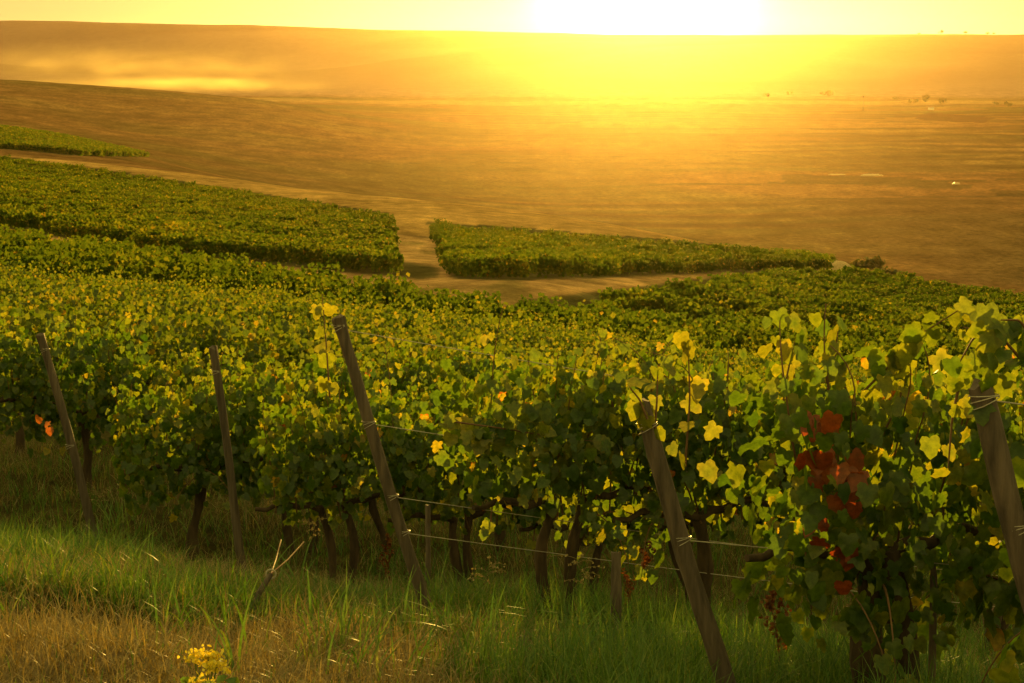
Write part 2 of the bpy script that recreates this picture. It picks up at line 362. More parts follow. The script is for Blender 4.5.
ca_, sa_ = math.cos(.10), math.sin(.10)
PX, PY = XX * ca_ + YY * sa_ + (vnoise(XX / 400, YY / 400, 61) - .5) * 60, YY * ca_ - XX * sa_ + (vnoise(XX / 300, YY / 300, 62) - .5) * 50
band = np.floor(PY / 74); cell = np.floor(PX / 210 + band * .37)
def hsh(a, b, k): return np.modf(np.abs(np.sin(a * 12.9898 + b * 78.233 + k) * 43758.5453))[0]
hp = hsh(band, cell, 1.0)
for lo_, hi_, c_ in ((0, .22, (.095, .048, .017)), (.22, .38, (.33, .19, .070)), (.38, .50, (.115, .092, .026)), (.50, .60, (.15, .070, .026))):
    lerp(c_, ((hp >= lo_) & (hp < hi_)) * .8 * smooth(300, 420, YY) * smooth(330, 560, gu))
edge_ = np.minimum(np.abs(PY / 74 - np.round(PY / 74)) * 74, 99)
lerp((.055, .040, .014), (edge_ < 3.5) * .8 * smooth(300, 420, YY) * smooth(330, 560, gu) * (hsh(band, 3.0, 2.0) > .3))
nz = vnoise(XX / 150 + 7, YY / 110 + XX / 900, 11)
lerp((.10, .085, .025), smooth(.5, .8, nz) * .8)                          # greener strips
nz2 = vnoise(XX / 120 + 2, YY / 60 - XX / 1300, 12)
lerp((.23, .14, .05), smooth(.55, .85, nz2) * .7)
nz3 = vnoise(XX / 90, YY / 34 - XX / 900, 19)
lerp((.08, .045, .018), smooth(.62, .85, nz3) * .65 * smooth(560, 760, gu))
row_p = YY / 46 + XX / 900 + 1.4 * vnoise(XX / 420, YY / 130, 23)
stripe = smooth(.25, .9, np.sin(row_p * 2 * math.pi) * .5 + .5) * smooth(.25, .6, vnoise(XX / 330 + 4, YY / 90, 24))
lerp((.075, .040, .014), stripe * .88 * smooth(330, 500, YY) * smooth(300, 520, gu))
row_q = YY / 21 + XX / 700 + 1.1 * vnoise(XX / 300, YY / 80, 25)
lerp((.22, .135, .045), smooth(.7, 1, np.sin(row_q * 2 * math.pi) * .5 + .5) * .5 * smooth(300, 520, gu) * smooth(.4, .7, vnoise(XX / 240, YY / 60, 26)))
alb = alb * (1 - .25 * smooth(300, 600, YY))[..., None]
lerp((.30, .19, .085), smooth(1640, 1700, YY) * smooth(1800, 1740, YY) * .8)
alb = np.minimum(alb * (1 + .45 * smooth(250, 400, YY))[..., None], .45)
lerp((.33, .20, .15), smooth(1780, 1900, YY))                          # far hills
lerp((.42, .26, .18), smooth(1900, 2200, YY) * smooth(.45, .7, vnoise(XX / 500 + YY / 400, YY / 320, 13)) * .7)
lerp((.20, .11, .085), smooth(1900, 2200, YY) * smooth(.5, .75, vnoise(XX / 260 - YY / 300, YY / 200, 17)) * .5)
lerp((.09, .085, .028), smooth(900, 1024, gu) * smooth(195, 235, gv) * (YY > 300) * smooth(.35, .7, vnoise(XX / 40, YY / 60, 14)))
left = smooth(420, 240, gu) * (YY > 285) * smooth(1480, 1380, YY)
lerp((.19, .105, .040), left * .8)                                       # brown field on the left shoulder
lerp((.12, .10, .030), left * .7 * smooth(.45, .7, vnoise(XX / 160, YY / 50 + XX / 200, 15)) * .6)
lerp((.26, .145, .058), left * .8 * smooth(.5, .8, vnoise(XX / 40, YY / 30 + XX / 90, 18)) * .7)
lerp((.44, .27, .095), smooth(470, 600, YY) * 0 + ((YY > 150) & (YY < 300) & ~inside(POLY['B'], gu, gv - 2) & (gv < 262) & (YY > 160)) * 0.9)   # pale stubble strip below the vines
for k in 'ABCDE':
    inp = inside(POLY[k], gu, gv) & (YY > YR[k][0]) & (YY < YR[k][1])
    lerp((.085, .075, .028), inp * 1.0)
trk = (YY > 70) & (YY < 168) & (gv > 205) & ~np.any([inside(POLY[k], gu, gv) for k in 'ABCDE'], axis=0)
trk = gauss(gauss(trk.astype(float), 1, 0), 1, 1)
lerp((.46, .285, .125), trk * (.75 + .25 * vnoise(XX / 1.5, YY / 4, 71)))
lerp((.20, .15, .05), trk * smooth(.62, .8, vnoise(XX / 2.2, YY / 5, 72)) * .7)
lerp((.19, .115, .05), trk * smooth(.6, .8, vnoise(XX / 1.2, YY / 2.5, 16)) * .5)
lerp((.13, .072, .035), smooth(700, 980, gu) * smooth(170, 225, gv) * (YY > 300) * .7)
def patch(pts, c, m=1.0):
    lerp(c, inside(pts, gu, gv) * (YY > 300) * m)
patch([(912, 116), (935, 113), (994, 118), (985, 123), (920, 120)], (.09, .035, .02))
patch([(780, 174), (900, 177), (976, 186), (960, 190), (840, 184), (780, 181)], (.09, .06, .025), .75)  # dark band: shadow of a bank put into the field colour
patch([(990, 190), (1100, 194), (1100, 200), (998, 197)], (.08, .05, .022), .8)
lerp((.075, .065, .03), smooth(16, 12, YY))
dryn = vnoise(XX / .8, YY / .8, 21)
path = smooth(600, 640, gv + (dryn - .5) * 40) * smooth(560, 300, gu) * (YY < 11)
lerp((.27, .195, .115), path)
gi = np.arange(len(yy) * len(ss)).reshape(len(yy), len(ss))
GF = np.stack([gi[:-1, :-1], gi[:-1, 1:], gi[1:, 1:], gi[1:, :-1]], -1).reshape(-1, 4)
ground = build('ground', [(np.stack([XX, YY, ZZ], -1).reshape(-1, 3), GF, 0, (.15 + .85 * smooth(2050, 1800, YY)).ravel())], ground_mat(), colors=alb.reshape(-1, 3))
tag(ground, 'sloping ground running down to the brown valley floor and up the far hills', 'ground', kind='structure')

# ------------------------------------------------------------------ haze: one closed box of evening air
def box_mesh(name, lo, hi, mat):
    x0, y0, z0 = lo; x1, y1, z1 = hi
    V = [(x, y, z) for x in (x0, x1) for y in (y0, y1) for z in (z0, z1)]
    Fc = [(0, 1, 3, 2), (4, 6, 7, 5), (0, 4, 5, 1), (2, 3, 7, 6), (0, 2, 6, 4), (1, 5, 7, 3)]
    return build(name, [(V, Fc, 0, 0)], mat, smooth_shade=False)
def vol_mat(name, dens, col, absorb, g):
    m, nt, out = new_mat(name)
    v = nt.nodes.new('ShaderNodeVolumePrincipled')
    v.inputs['Color'].default_value = (*col, 1); v.inputs['Density'].default_value = dens
    v.inputs['Anisotropy'].default_value = g; v.inputs['Absorption Color'].default_value = (*absorb, 1)
    nt.links.new(v.outputs[0], out.inputs['Volume']); return m
zmin, zmax = float(ZZ.min()), float(ZZ.max())
haze = box_mesh('haze', (float(XX.min()) - 20, -34, zmin - 1.0), (float(XX.max()) + 20, 4120, zmax + 14), vol_mat('haze_air', HAZE_DENSITY, (1.0, .72, .38), (.6, .5, .3), HAZE_G))
tag(haze, 'warm evening haze filling the valley up to the sun', 'haze', kind='stuff')

# ------------------------------------------------------------------ vines
def vine_leaves(rng, lod, tall=0.0, low=0.45, n_shoot=13, fill=280, xr=.50, yellow=.045, hangp=.2):
    """leaf positions etc. of one vine, x along the row"""
    P, N, D, S, Ti, canes = [], [], [], [], [], []
    step = .044 if lod == 0 else .085
    for k in range(n_shoot):
        p = np.array((rng.uniform(-xr, xr), rng.normal(0, .05), .66 + rng.uniform(-.06, .1)))
        d = np.array((rng.normal(0, .22), rng.normal(0, .2), 1.0)); L = rng.uniform(.50, .84) + tall * rng.random() * .6
        if rng.random() < .15: L += .26
        hang = rng.random() < hangp
        if hang: d = np.array((rng.normal(0, .5), rng.choice((-1, 1)) * rng.uniform(.6, 1.1), rng.uniform(.3, .9))); L *= rng.uniform(.6, .95)
        path = [p.copy()]; s = 0; sign = rng.choice((-1, 1))
        bend = rng.normal(0, 1, 2)
        while s < L:
            d = d / np.linalg.norm(d)
            if hang: d = d + np.array((0, 0, -.16))
            elif p[2] > 1.26 + tall * .5: d = d + np.array((bend[0] * .10, bend[1] * .10, -.09))
            else: d = d + np.array((rng.normal(0, .05), -p[1] * .35 + rng.normal(0, .06), .05))
            d = d / np.linalg.norm(d); p = p + d * step; s += step; sign = -sign
            if p[2] < low * .6: break
            path.append(p.copy())
            for q in range(2 if lod == 0 and rng.random() < .45 else 1):
                side = np.array((rng.normal(0, .7), sign * (1 if rng.random() < .8 else -1) * rng.uniform(.5, 1), rng.normal(-.05, .35)))
                side /= np.linalg.norm(side)
                P.append(p + side * rng.uniform(.04, .12)); N.append(side * (1, 1.3, .7) + np.array((0, 0, rng.uniform(-.1, .9))))
                D.append(np.array((rng.normal(0, .45), side[1] * .4, -1 + rng.normal(0, .35))))
                S.append(rng.uniform(.040, .084) * (1.0 if s < L * .8 else .72)); Ti.append(rng.normal(.42, .13) + (.12 if s > L * .7 else 0))
        canes.append(np.array(path))
    m = fill
    y = np.sign(rng.normal(0, 1, m)) * np.abs(rng.normal(.19, .08, m)); z = low + .02 + (1.36 + tall * .3 - low) * rng.beta(1.5, 1.35, m)
    x = rng.uniform(-xr - .05, xr + .05, m)
    yb = y * np.where(z < .7, .8, 1)
    P2 = np.stack([x, yb, z], -1)
    N2 = np.stack([rng.normal(0, .55, m), np.sign(y) * rng.uniform(.4, 1, m), rng.uniform(-.2, .8, m)], -1)
    D2 = np.stack([rng.normal(0, .5, m), np.sign(y) * .3, -1 + rng.normal(0, .3, m)], -1)
    P = np.concatenate([np.array(P), P2]); N = np.concatenate([np.array(N), N2]); D = np.concatenate([np.array(D), D2])
    S = np.concatenate([np.array(S), rng.uniform(.038, .082, m)]); Ti = np.concatenate([np.array(Ti), rng.normal(.36, .14, m)])
    yl = rng.random(len(Ti)) < yellow
    Ti = np.where(yl, rng.uniform(.66, .95, len(Ti)), Ti); Ti = np.where(rng.random(len(Ti)) < .0015, 1.0, Ti)
    return P, N, D, S, np.clip(Ti - .06, 0, 1), canes
def trunk_chunks(rng, sides=8, thick=1.0):
    ch = []
    stems = 1 if rng.random() < .45 else 2
    lean = rng.normal(0, .10)
    for k in range(stems):
        x0 = (k - (stems - 1) / 2) * .10 + rng.normal(0, .02); x1 = x0 * 1.6 + lean + rng.normal(0, .05)
        t = np.linspace(0, 1, 9)
        pts = np.stack([x0 + (x1 - x0) * t + .025 * np.sin(t * 7 + rng.random() * 6), .02 * np.sin(t * 6 + rng.random() * 6), -.12 + .82 * t], -1)
        r = (.046 - .014 * t + .006 * np.sin(t * 11 + rng.random() * 6)) * (1.0 if stems == 1 else .8) * thick; r[-1] *= 1.25
        ch += tube_chunks(pts, r, sides, rough=.35, rng=rng)
        for s in ((-1, 1) if stems == 1 else ((-1,) if k == 0 else (1,))):
            t = np.linspace(0, 1, 7); e = pts[-1]
            arm = np.stack([e[0] + s * .46 * t, e[1] + .02 * np.sin(t * 8 + rng.random() * 6), e[2] - .01 + .05 * np.sin(t * 2.4) + .015 * np.sin(t * 13)], -1)
            ch += tube_chunks(arm, .026 - .012 * t, 6, rough=.3, rng=rng)
    return ch
def cane_chunks(canes, sides=4):
    ch = []
    for c in canes:
        if len(c) > 2:
            V, q, _ = tube(c, np.linspace(.0055, .0022, len(c)), sides, cap=False); ch.append((V, q, 0, .5))
    return ch

ROW_DIR = np.array((.94, .34)); ROW_DIR /= np.linalg.norm(ROW_DIR); ROW_RZ = math.atan2(ROW_DIR[1], ROW_DIR[0])
ROW_STEP = np.array((-1.35, 2.40))
ROW0 = [np.array(p) for p in ((1.62, 4.70), (.84, 6.13), (-.405, 8.55), (-1.75, 11.3), (-3.2, 13.55))]
while ROW0[-1][1] < 900: ROW0.append(ROW0[-1] + ROW_STEP)
SPACING = .86
ORD = ['first', 'second', 'third', 'fourth', 'fifth', 'sixth', 'seventh', 'eighth', 'ninth', 'tenth', 'eleventh', 'twelfth', 'thirteenth', 'fourteenth', 'fifteenth', 'sixteenth', 'seventeenth', 'eighteenth', 'nineteenth', 'twentieth']
POSTNAME = ['stout post at the right edge', 'post topped by bright yellow leaves', 'long slim wired post', 'thin half-buried dark post', 'leftmost leaning post']
VGROUP = 'grapevines trained along wires in rows'

cand = []
for r, o0 in enumerate(ROW0):
    if o0[1] > 70: break
    rr_ = np.random.default_rng(100 + r)
    for i in range(-14 if r > 4 else 0, 60):
        t = .70 + SPACING * i + rr_.uniform(-.06, .06)
        if r == 1: t -= .12
        if r == 0: t -= .35
        x, y = o0 + ROW_DIR * t
        if y < 3: continue
        z = float(terrain(x, y)); u, v, D = project((x, y, z + 1.3))
        if -45 < u < (1260 if r == 0 else 1110) and y < 62: cand.append((D, r, i, x, y, z))
cand.sort(key=lambda c: c[0])
NEAR = cand[:300]; REST_NEAR = cand[300:]
hi_rows = 6

protos = []
for k in range(12):
    rng = np.random.default_rng(500 + k)
    root = bpy.data.objects.new('grape_vine', None); COL.objects.link(root); root.empty_display_size = .2
    build('trunk', trunk_chunks(rng), M_BARK, root)
    P, N, D, S, Ti, canes = vine_leaves(rng, 0, tall=(0.0, .15, .0, .3)[k % 4], low=(.42, .82, .36, .78)[k % 4], n_shoot=16, hangp=(.22, .05, .25, .06)[k % 4], fill=660)
    build('canes', cane_chunks(canes), M_CANE, root)
    build('foliage', [scatter(LV, LF, P, N, D, S, Ti)], M_LEAF, root)
    protos.append(root)
mids = []
for k in range(9):
    rng = np.random.default_rng(700 + k)
    P, N, D, S, Ti, canes = vine_leaves(rng, 1, tall=(0, .15, .05)[k % 3], low=.45, n_shoot=15, fill=620, yellow=.04)
    ch = [scatter(MV, MF, P, N, D, S * 1.04, Ti, 0)]
    ch += [(V, Fc, 1, t) for V, Fc, _, t in trunk_chunks(rng, 5)]
    mids.append(build('grape_vine', ch, [M_MIDLEAF, M_BARK], link=False))
used_p = set()
thick_trunks = []; thin_trunks = [[c for c in p.children if c.name.startswith('trunk')][0].data for p in protos]
for k in range(3):
    t_ = build('trunk', trunk_chunks(np.random.default_rng(640 + k), 9, 1.65), M_BARK, link=False); thick_trunks.append(t_.data); bpy.data.objects.remove(t_)
vines = {}
cnt_row = {}
for n_, (D, r, i, x, y, z) in enumerate(NEAR):
    rng = np.random.default_rng(9000 + n_)
    if r < hi_rows:
        k = int(rng.integers(0, 6)) * 2 + (1 if r in (2, 3) else 0)
        if k in used_p: o = copy_tree(protos[k])
        else: o = protos[k]; used_p.add(k)
        j = i
        if r < 5:
            place = 'immediately right of' if i == 0 else f'{ORD[i]} along to the right of'
            lab = f'leafy green grapevine {place} the {POSTNAME[r]}'
        else: lab = 'leafy grapevine in the first row behind the leftmost leaning post'
    else:
        o = mids[int(rng.integers(0, 9))].copy(); COL.objects.link(o)
        lab = f'small backlit grapevine in the {ORD[min(r - 5, 19)]} row behind the leftmost leaning post'
    o.location = (x, y, z); o.rotation_euler = (0, 0, ROW_RZ + (math.pi if rng.random() < .5 else 0) + rng.normal(0, .04))
    s = rng.uniform(.93, 1.07); o.scale = (s, s, s * rng.uniform(.96, 1.05))
    tag(o, lab, 'grapevine', VGROUP)
    for c_ in o.children:
        if c_.name.startswith('trunk'): c_.data = thick_trunks[i % 3] if r <= 1 else thin_trunks[k]
    vines[(r, i)] = o
for k, p in enumerate(protos):
    if k not in used_p:
        for c in list(p.children): bpy.data.objects.remove(c)
        bpy.data.objects.remove(p)

# the vines farther down the slope, block by block
def block(name, key, label, cand_fn, per, size, seed, mat=M_FARLEAF, hscale=.74):
    rng = np.random.default_rng(seed)
    X, Y = cand_fn; n = len(X); Z = terrain(X, Y)
    per_ = per; m = n * per_
    hv = 1.26 + .34 * vnoise(X / 2.2, Y / 2.2, 31) + .22 * vnoise(X / 14, Y / 14, 32) + rng.normal(0, .10, n) - .5 * (rng.random(n) < .05)
    hv = hv * hscale
    a = np.repeat(np.arange(n), per_)
    lx = rng.uniform(-.55, .55, m); lz = rng.beta(2.0, 1.15, m) * 1.0; ly = rng.normal(0, .20, m) * np.where(lz > .85, .6, 1)
    spike = rng.random(m) < .07; lz = np.where(spike, rng.uniform(1.0, 1.2, m), lz)
    h = hv[a] * (.18 + .82 * lz)
    P = np.stack([X[a] + lx * ROW_DIR[0] - ly * ROW_DIR[1], Y[a] + lx * ROW_DIR[1] + ly * ROW_DIR[0], Z[a] + h], -1)
    N = np.stack([rng.normal(0, .6, m), -np.sign(rng.normal(.3, 1, m)) * rng.uniform(.3, 1, m), rng.uniform(0, 1.0, m)], -1)
    D = np.stack([rng.normal(0, .5, m), rng.normal(0, .4, m), -np.ones(m)], -1)
    S = size * rng.uniform(.7, 1.3, m)
    vt = rng.normal(0, .06, n) + (vnoise(X / 6, Y / 5, 33) - .5) * .22
    Ti = np.clip(rng.normal(.36, .10, m) + vt[a], 0, .9); yl = rng.random(m) < .022; Ti = np.where(yl, rng.uniform(.65, .92, m), Ti)
    o = build(name, [scatter(QV, QF, P, N, D, S, Ti)], mat, smooth_shade=False)
    return tag(o, label, 'vineyard', kind='stuff')
def rows_in(key):
    Xs, Ys = [], []
    for r, o0 in enumerate(ROW0):
        t = np.arange(-260, 420, .9); t = t + np.random.default_rng(r).uniform(-.1, .1, len(t))
        x = o0[0] + ROW_DIR[0] * t; y = o0[1] + ROW_DIR[1] * t
        ok = (y > YR[key][0]) & (y < YR[key][1]); x, y = x[ok], y[ok]
        if not len(x): continue
        u, v, _ = project(np.stack([x, y, terrain(x, y) + 1.2], -1))
        u0, v0, _ = project(np.stack([x, y, terrain(x, y)], -1))
        jr = np.random.default_rng(r + 7); u = u + jr.normal(0, 3.5, len(u)); v = v + jr.normal(0, .8, len(v))
        ok = inside(POLY[key], u, v) & ((key == 'A') | inside(POLY[key], u0, v0)) & (u > -110) & (u < 1135); Xs.append(x[ok]); Ys.append(y[ok])
    return np.concatenate(Xs), np.concatenate(Ys)
near_keys = np.array([(c[3], c[4]) for c in NEAR])
ymax_near = max(c[4] for c in NEAR)
ax, ay = rows_in('A')
d2 = ((ax[:, None] - near_keys[None, :, 0]) ** 2 + (ay[:, None] - near_keys[None, :, 1]) ** 2).min(1)
sel = (d2 > .6) & (ay > 17)
block('vineyard', 'A', 'broad carpet of vine rows on the slope just below the near grapevines', (ax[sel], ay[sel]), 270, .15, 41, hscale=1.0)
block('vineyard', 'B', 'large green vineyard block on the left hillside above the near rows', rows_in('B'), 130, .22, 42)
block('vineyard', 'C', 'golden-lit vineyard block between the two dirt tracks in the middle', rows_in('C'), 160, .20, 43)
block('vineyard', 'D', 'dark green vineyard block running down to the right edge', rows_in('D'), 160, .20, 44)
block('vineyard', 'E', 'small far green vineyard wedge beyond the stubble strip at far left', rows_in('E'), 40, .42, 45)

# ------------------------------------------------------------------ posts and wires
def post(base, top, r, label, seed, loop_t=(.62,), moss=False):
    rng = np.random.default_rng(seed); base = np.array(base, float); top = np.array(top, float)
    o = empty('vineyard_post', base)
    t = np.linspace(-.12, 1, 16); pts = (top - base)[None] * t[:, None]
    pts = pts + np.stack([.008 * np.sin(t * 5 + seed), .006 * np.cos(t * 4 + seed), 0 * t], -1)
    rad = r * (1.08 - .14 * np.clip(t, 0, 1)); 
    V, q, tr = tube(pts, rad, 10, rough=.14, rng=rng)
    V[-1] += (0, 0, .012); V[-2 - 10:-2] += rng.normal(0, .006, (10, 3))
    build('shaft', [(V, q, 0, .5), (V, tr, 0, .5)], M_WOOD, o)
    d = nrm(top - base)
    for lt in loop_t:
        c = (top - base) * lt; a = np.linspace(0, 2 * math.pi, 13); e1 = nrm(np.cross(d, (0, 1, 0))); e2 = np.cross(d, e1)
        ch = []
        for w in (0, .012, -.010):
            ring = c + d * w + (r * 1.10) * (np.cos(a)[:, None] * e1 + np.sin(a)[:, None] * e2) + d * .01 * np.sin(a + w * 90)[:, None]
            V, q, _ = tube(ring, .0016, 5, cap=False); ch.append((V, q, 0, .5))
        build('wire_loop', ch, M_WIRE, o)
    return tag(o, label, 'post', 'leaning end posts of the vine rows')
GZ = lambda x, y: float(terrain(x, y))
def post_px(r, ub, vb, D, ut, vt, Dt, rad, label, seed, **k):
    b = world_at(ub, vb, D); b[2] = GZ(b[0], b[1]); return b, world_at(ut, vt, Dt), post(b, world_at(ut, vt, Dt), rad, label, seed, **k)
pb = {}
P5 = post_px(0, 1095, 905, 5.0, 981, 385, 4.75, .036, 'stout grey wooden post leaning left under an arching leafy shoot', 1, loop_t=(.97, .7))
P4 = post_px(1, 742, 812, 6.45, 640, 402, 6.2, .032, 'weathered wooden post right of centre with bright yellow leaves round its top', 2, loop_t=(.93, .6))
P3 = post_px(2, 432, 626, 8.85, 336, 318, 8.55, .029, 'long slim grey post leaning left with wires tied to it and a sunlit edge', 3, loop_t=(.97, .66, .42, .3))
P2 = post_px(3, 246, 562, 11.7, 212, 347, 11.4, .027, 'thin dark post leaning slightly left and half buried in leaves', 4, loop_t=(.9,))
P1 = post_px(4, 99, 536, 14.0, 41, 334, 13.7, .033, 'weathered post leaning left at far left beside a hanging red leaf', 5, loop_t=(.93, .5))

def wire(P, ht, L, label, drop=.02, hend=None, seed=0):
    b, t = P[0], P[1]; st = b + (t - b) * ht
    n = 16; tt = np.linspace(0, 1, n); x = st[0] + ROW_DIR[0] * L * tt; y = st[1] + ROW_DIR[1] * L * tt
    h0 = st[2] - GZ(st[0], st[1]); h1 = hend if hend is not None else h0
    zg = np.array([GZ(a, c) for a, c in zip(x, y)]); lin = zg[0] + (zg[-1] - zg[0]) * tt
    z = lin + h0 + (h1 - h0) * tt - drop * np.sin(tt * math.pi)
    o = empty('trellis_wire', (x[0], y[0], z[0]))
    V, q, tr = tube(np.stack([x - x[0], y - y[0], z - z[0]], -1), .0022, 5)
    o2 = build('trellis_wire', [(V, q, 0, .5), (V, tr, 0, .5)], M_WIRE); o2.location = o.location; bpy.data.objects.remove(o)
    return tag(o2, label, 'wire', 'wires strung along the vine rows')
wire(P3, .965, 5.0, 'top wire running right from the head of the long slim post', .03)
wire(P3, .66, 5.0, 'middle wire running right from the long slim post above the bright leaves', .03)
wire(P3, .42, 5.0, 'shiny lower wire running right from the long slim post under the canopy', .03)
wire(P3, .30, 5.0, 'lowest wire running right from the long slim post above the trunks', .03)
wire(P4, .6, 3.6, 'wire running right from the post topped by yellow leaves through the foliage', .02)
wire(P5, .97, 2.5, 'wire from the head of the stout post at the right edge', .02)

# ------------------------------------------------------------------ special shoots and red leaves on the near vines
def sprig(parent, name, pts, n, size, seed, mat=M_LEAF, tint=(.5, .75), jitter=.05, cane=True, facing=(-.1, -1, .3)):
    """a shoot (cane and leaves) through world points, as a part of a vine"""
    rng = np.random.default_rng(seed); pts = np.array(pts, float)
    mw = parent.matrix_basis.inverted()
    tt = np.linspace(0, len(pts) - 1, 40); path = np.stack([np.interp(tt, np.arange(len(pts)), pts[:, k]) for k in range(3)], -1)
    ker = np.ones(7) / 7; path = np.stack([np.convolve(np.pad(path[:, k], 3, mode='edge'), ker, 'valid') for k in range(3)], -1)
    idx = np.linspace(2, 39, n).astype(int)
    P = path[idx] + rng.normal(0, jitter, (n, 3))
    N = np.array(facing)[None] + rng.normal(0, .55, (n, 3)); D = np.array((0, 0, -1.0))[None] + rng.normal(0, .45, (n, 3))
    ch = [scatter(LV, LF, P, N, D, size * rng.uniform(.75, 1.2, n), rng.uniform(*tint, n), 0)]
    if cane:
        V, q, _ = tube(path, np.linspace(.005, .002, 40), 5, cap=False); ch.append((V, q, 1, .5))
    M = np.array(mw); ch = [(np.c_[V, np.ones(len(V))] @ M.T[:, :3], Fc, mi, ti) for V, Fc, mi, ti in ch]
    return build(name, ch, [mat, M_CANE], parent)
W = world_at
def near_vine(r, p):
    best = min((k for k in vines if k[0] == r), key=lambda k: (vines[k].location.x - p[0]) ** 2 + (vines[k].location.y - p[1]) ** 2); return vines[best]
def px_sprig(r, pix, D, n, size, seed, name='shoot', **k):
    pts = [W(u, v, D if np.isscalar(D) else D[i]) for i, (u, v) in enumerate(pix)]
    sprig(near_vine(r, pts[0]), name, pts, n, size, seed, **k)
px_sprig(1, [(648, 420), (640, 400), (628, 385)], 6.15, 4, 0.063, 1, tint=(.50, .67), jitter=.015)
px_sprig(1, [(655, 430), (657, 400), (658, 368)], 6.2, 5, 0.063, 2, tint=(.50, .67), jitter=.015)
px_sprig(1, [(685, 470), (690, 400), (688, 338)], 6.4, 11, 0.063, 3, tint=(.5, .7), jitter=.03)
px_sprig(2, [(330, 400), (326, 340), (322, 292)], 8.7, 10, 0.074, 4, tint=(.5, .72), jitter=.03)
px_sprig(2, [(440, 420), (500, 428), (560, 438), (602, 442)], [8.45, 8.6, 8.75, 8.85], 44, 0.074, 5, tint=(.5, .70), jitter=.045, facing=(0, -.6, .8))
px_sprig(1, [(780, 430), (786, 380), (795, 340)], 6.4, 9, 0.067, 6, tint=(.45, .7), jitter=.03)
px_sprig(1, [(850, 400), (835, 360), (838, 330)], 6.5, 10, 0.067, 7, tint=(.5, .72), jitter=.035)
px_sprig(1, [(860, 395), (890, 365), (912, 340), (940, 322), (962, 308)], [6.5, 6.45, 6.4, 6.35, 6.3], 22, 0.070, 8, tint=(.42, .7), jitter=.03)
px_sprig(1, [(880, 440), (900, 400), (905, 370)], 6.5, 10, 0.067, 9, tint=(.4, .65), jitter=.04)
px_sprig(0, [(1030, 370), (1000, 335), (975, 335), (958, 365)], 4.8, 24, 0.059, 10, tint=(.3, .62), jitter=.05)
px_sprig(0, [(1040, 350), (1020, 320), (1000, 320)], 4.8, 16, 0.059, 11, tint=(.3, .6), jitter=.05)
px_sprig(0, [(960, 380), (952, 420), (948, 470)], 4.9, 8, 0.050, 12, tint=(.4, .66), jitter=.03)
px_sprig(1, [(812, 415), (818, 440), (806, 468)], 6.15, 13, 0.070, 13, name='red_leaves', mat=M_RED, tint=(.1, .8), jitter=.03, cane=False)
px_sprig(1, [(848, 455), (858, 475), (845, 500)], 6.15, 12, 0.070, 14, name='red_leaves', mat=M_RED, tint=(0, .6), jitter=.03, cane=False)
px_sprig(1, [(822, 520), (830, 545), (838, 570)], 6.15, 7, 0.063, 15, name='red_leaves', mat=M_RED, tint=(0, .5), jitter=.03, cane=False)
px_sprig(4, [(40, 420), (48, 424)], 13.6, 3, 0.067, 16, name='red_leaves', mat=M_RED, tint=(.7, 1), jitter=.02, cane=False)

# ------------------------------------------------------------------ grass
def blades(rng, X, Y, h, w, curve, tint, segs=4):
    n = len(X); Z = terrain(X, Y)
    az = rng.uniform(0, 2 * math.pi, n); d = np.stack([np.cos(az), np.sin(az), 0 * az], -1); side = np.stack([-np.sin(az), np.cos(az), 0 * az], -1)
    t = np.linspace(0, 1, segs + 1)
    fwd = curve[:, None] * t[None] ** 1.8 * h[:, None]; up = h[:, None] * (t[None] - .42 * np.clip(curve, 0, 1.2)[:, None] * t[None] ** 2.4)
    c = np.stack([X, Y, Z - .02], -1)[:, None] + fwd[..., None] * d[:, None] + up[..., None] * np.array((0, 0, 1.0))
    wd = w[:, None] * (1 - t[None] ** 1.6 * .93) * .5
    V = np.stack([c - wd[..., None] * side[:, None], c + wd[..., None] * side[:, None]], 2).reshape(-1, 3)
    k = np.arange(segs) * 2; q = np.stack([k, k + 1, k + 3, k + 2], -1)
    Fc = (q[None] + (np.arange(n) * 2 * (segs + 1))[:, None, None]).reshape(-1, 4)
    return V, Fc, 0, np.repeat(tint, 2 * (segs + 1))
rng = np.random.default_rng(77)
n = 230000
gY = 4.2 + 15 * rng.random(n) ** 1.25; gX = rng.uniform(-.34, .40, n) * (gY + .8)
gz = terrain(gX, gY); bu, bv, _ = project(np.stack([gX, gY, gz], -1))
cl = vnoise(gX * 2.2, gY * 2.2, 51); cl2 = vnoise(gX * .7, gY * .7, 52)
# distance in front of / behind the line of row ends
dryw = smooth(592, 640, bv + (cl2 - .5) * 80) * smooth(560, 240, bu + (cl - .5) * 160)
under = smooth(9.0, 12.0, gY + gX * .9)
keep_g = (rng.random(n) < np.clip(.14 + 1.0 * cl - .75 * dryw, .04, 1) * (1 - .72 * under)) & (bu > -60) & (bu < 1090) & (bv < 790)
gh = (.07 + .26 * cl * cl2 + .08 * rng.random(n)) * (1 + .2 * smooth(380, 560, bu)) * (1 - .45 * dryw)
k = np.nonzero(keep_g)[0]
green = build('green_grass', [blades(rng, gX[k], gY[k], gh[k] * rng.uniform(.6, 1.3, len(k)), rng.uniform(.004, .009, len(k)), rng.uniform(.1, .9, len(k)), np.clip(rng.normal(.45, .22, len(k)), 0, 1))], M_GRASS)
tag(green, 'lush green grass growing along the ends of the vine rows', 'grass', kind='stuff')
kd = np.nonzero((rng.random(n) < np.clip(.10 + .70 * dryw + .30 * (1 - cl) * cl2 + .45 * smooth(.55, .8, vnoise(gX * 1.4 + 9, gY * 1.4, 53)), 0, 1)) & (bu > -60) & (bu < 1090) & (bv < 790))[0]
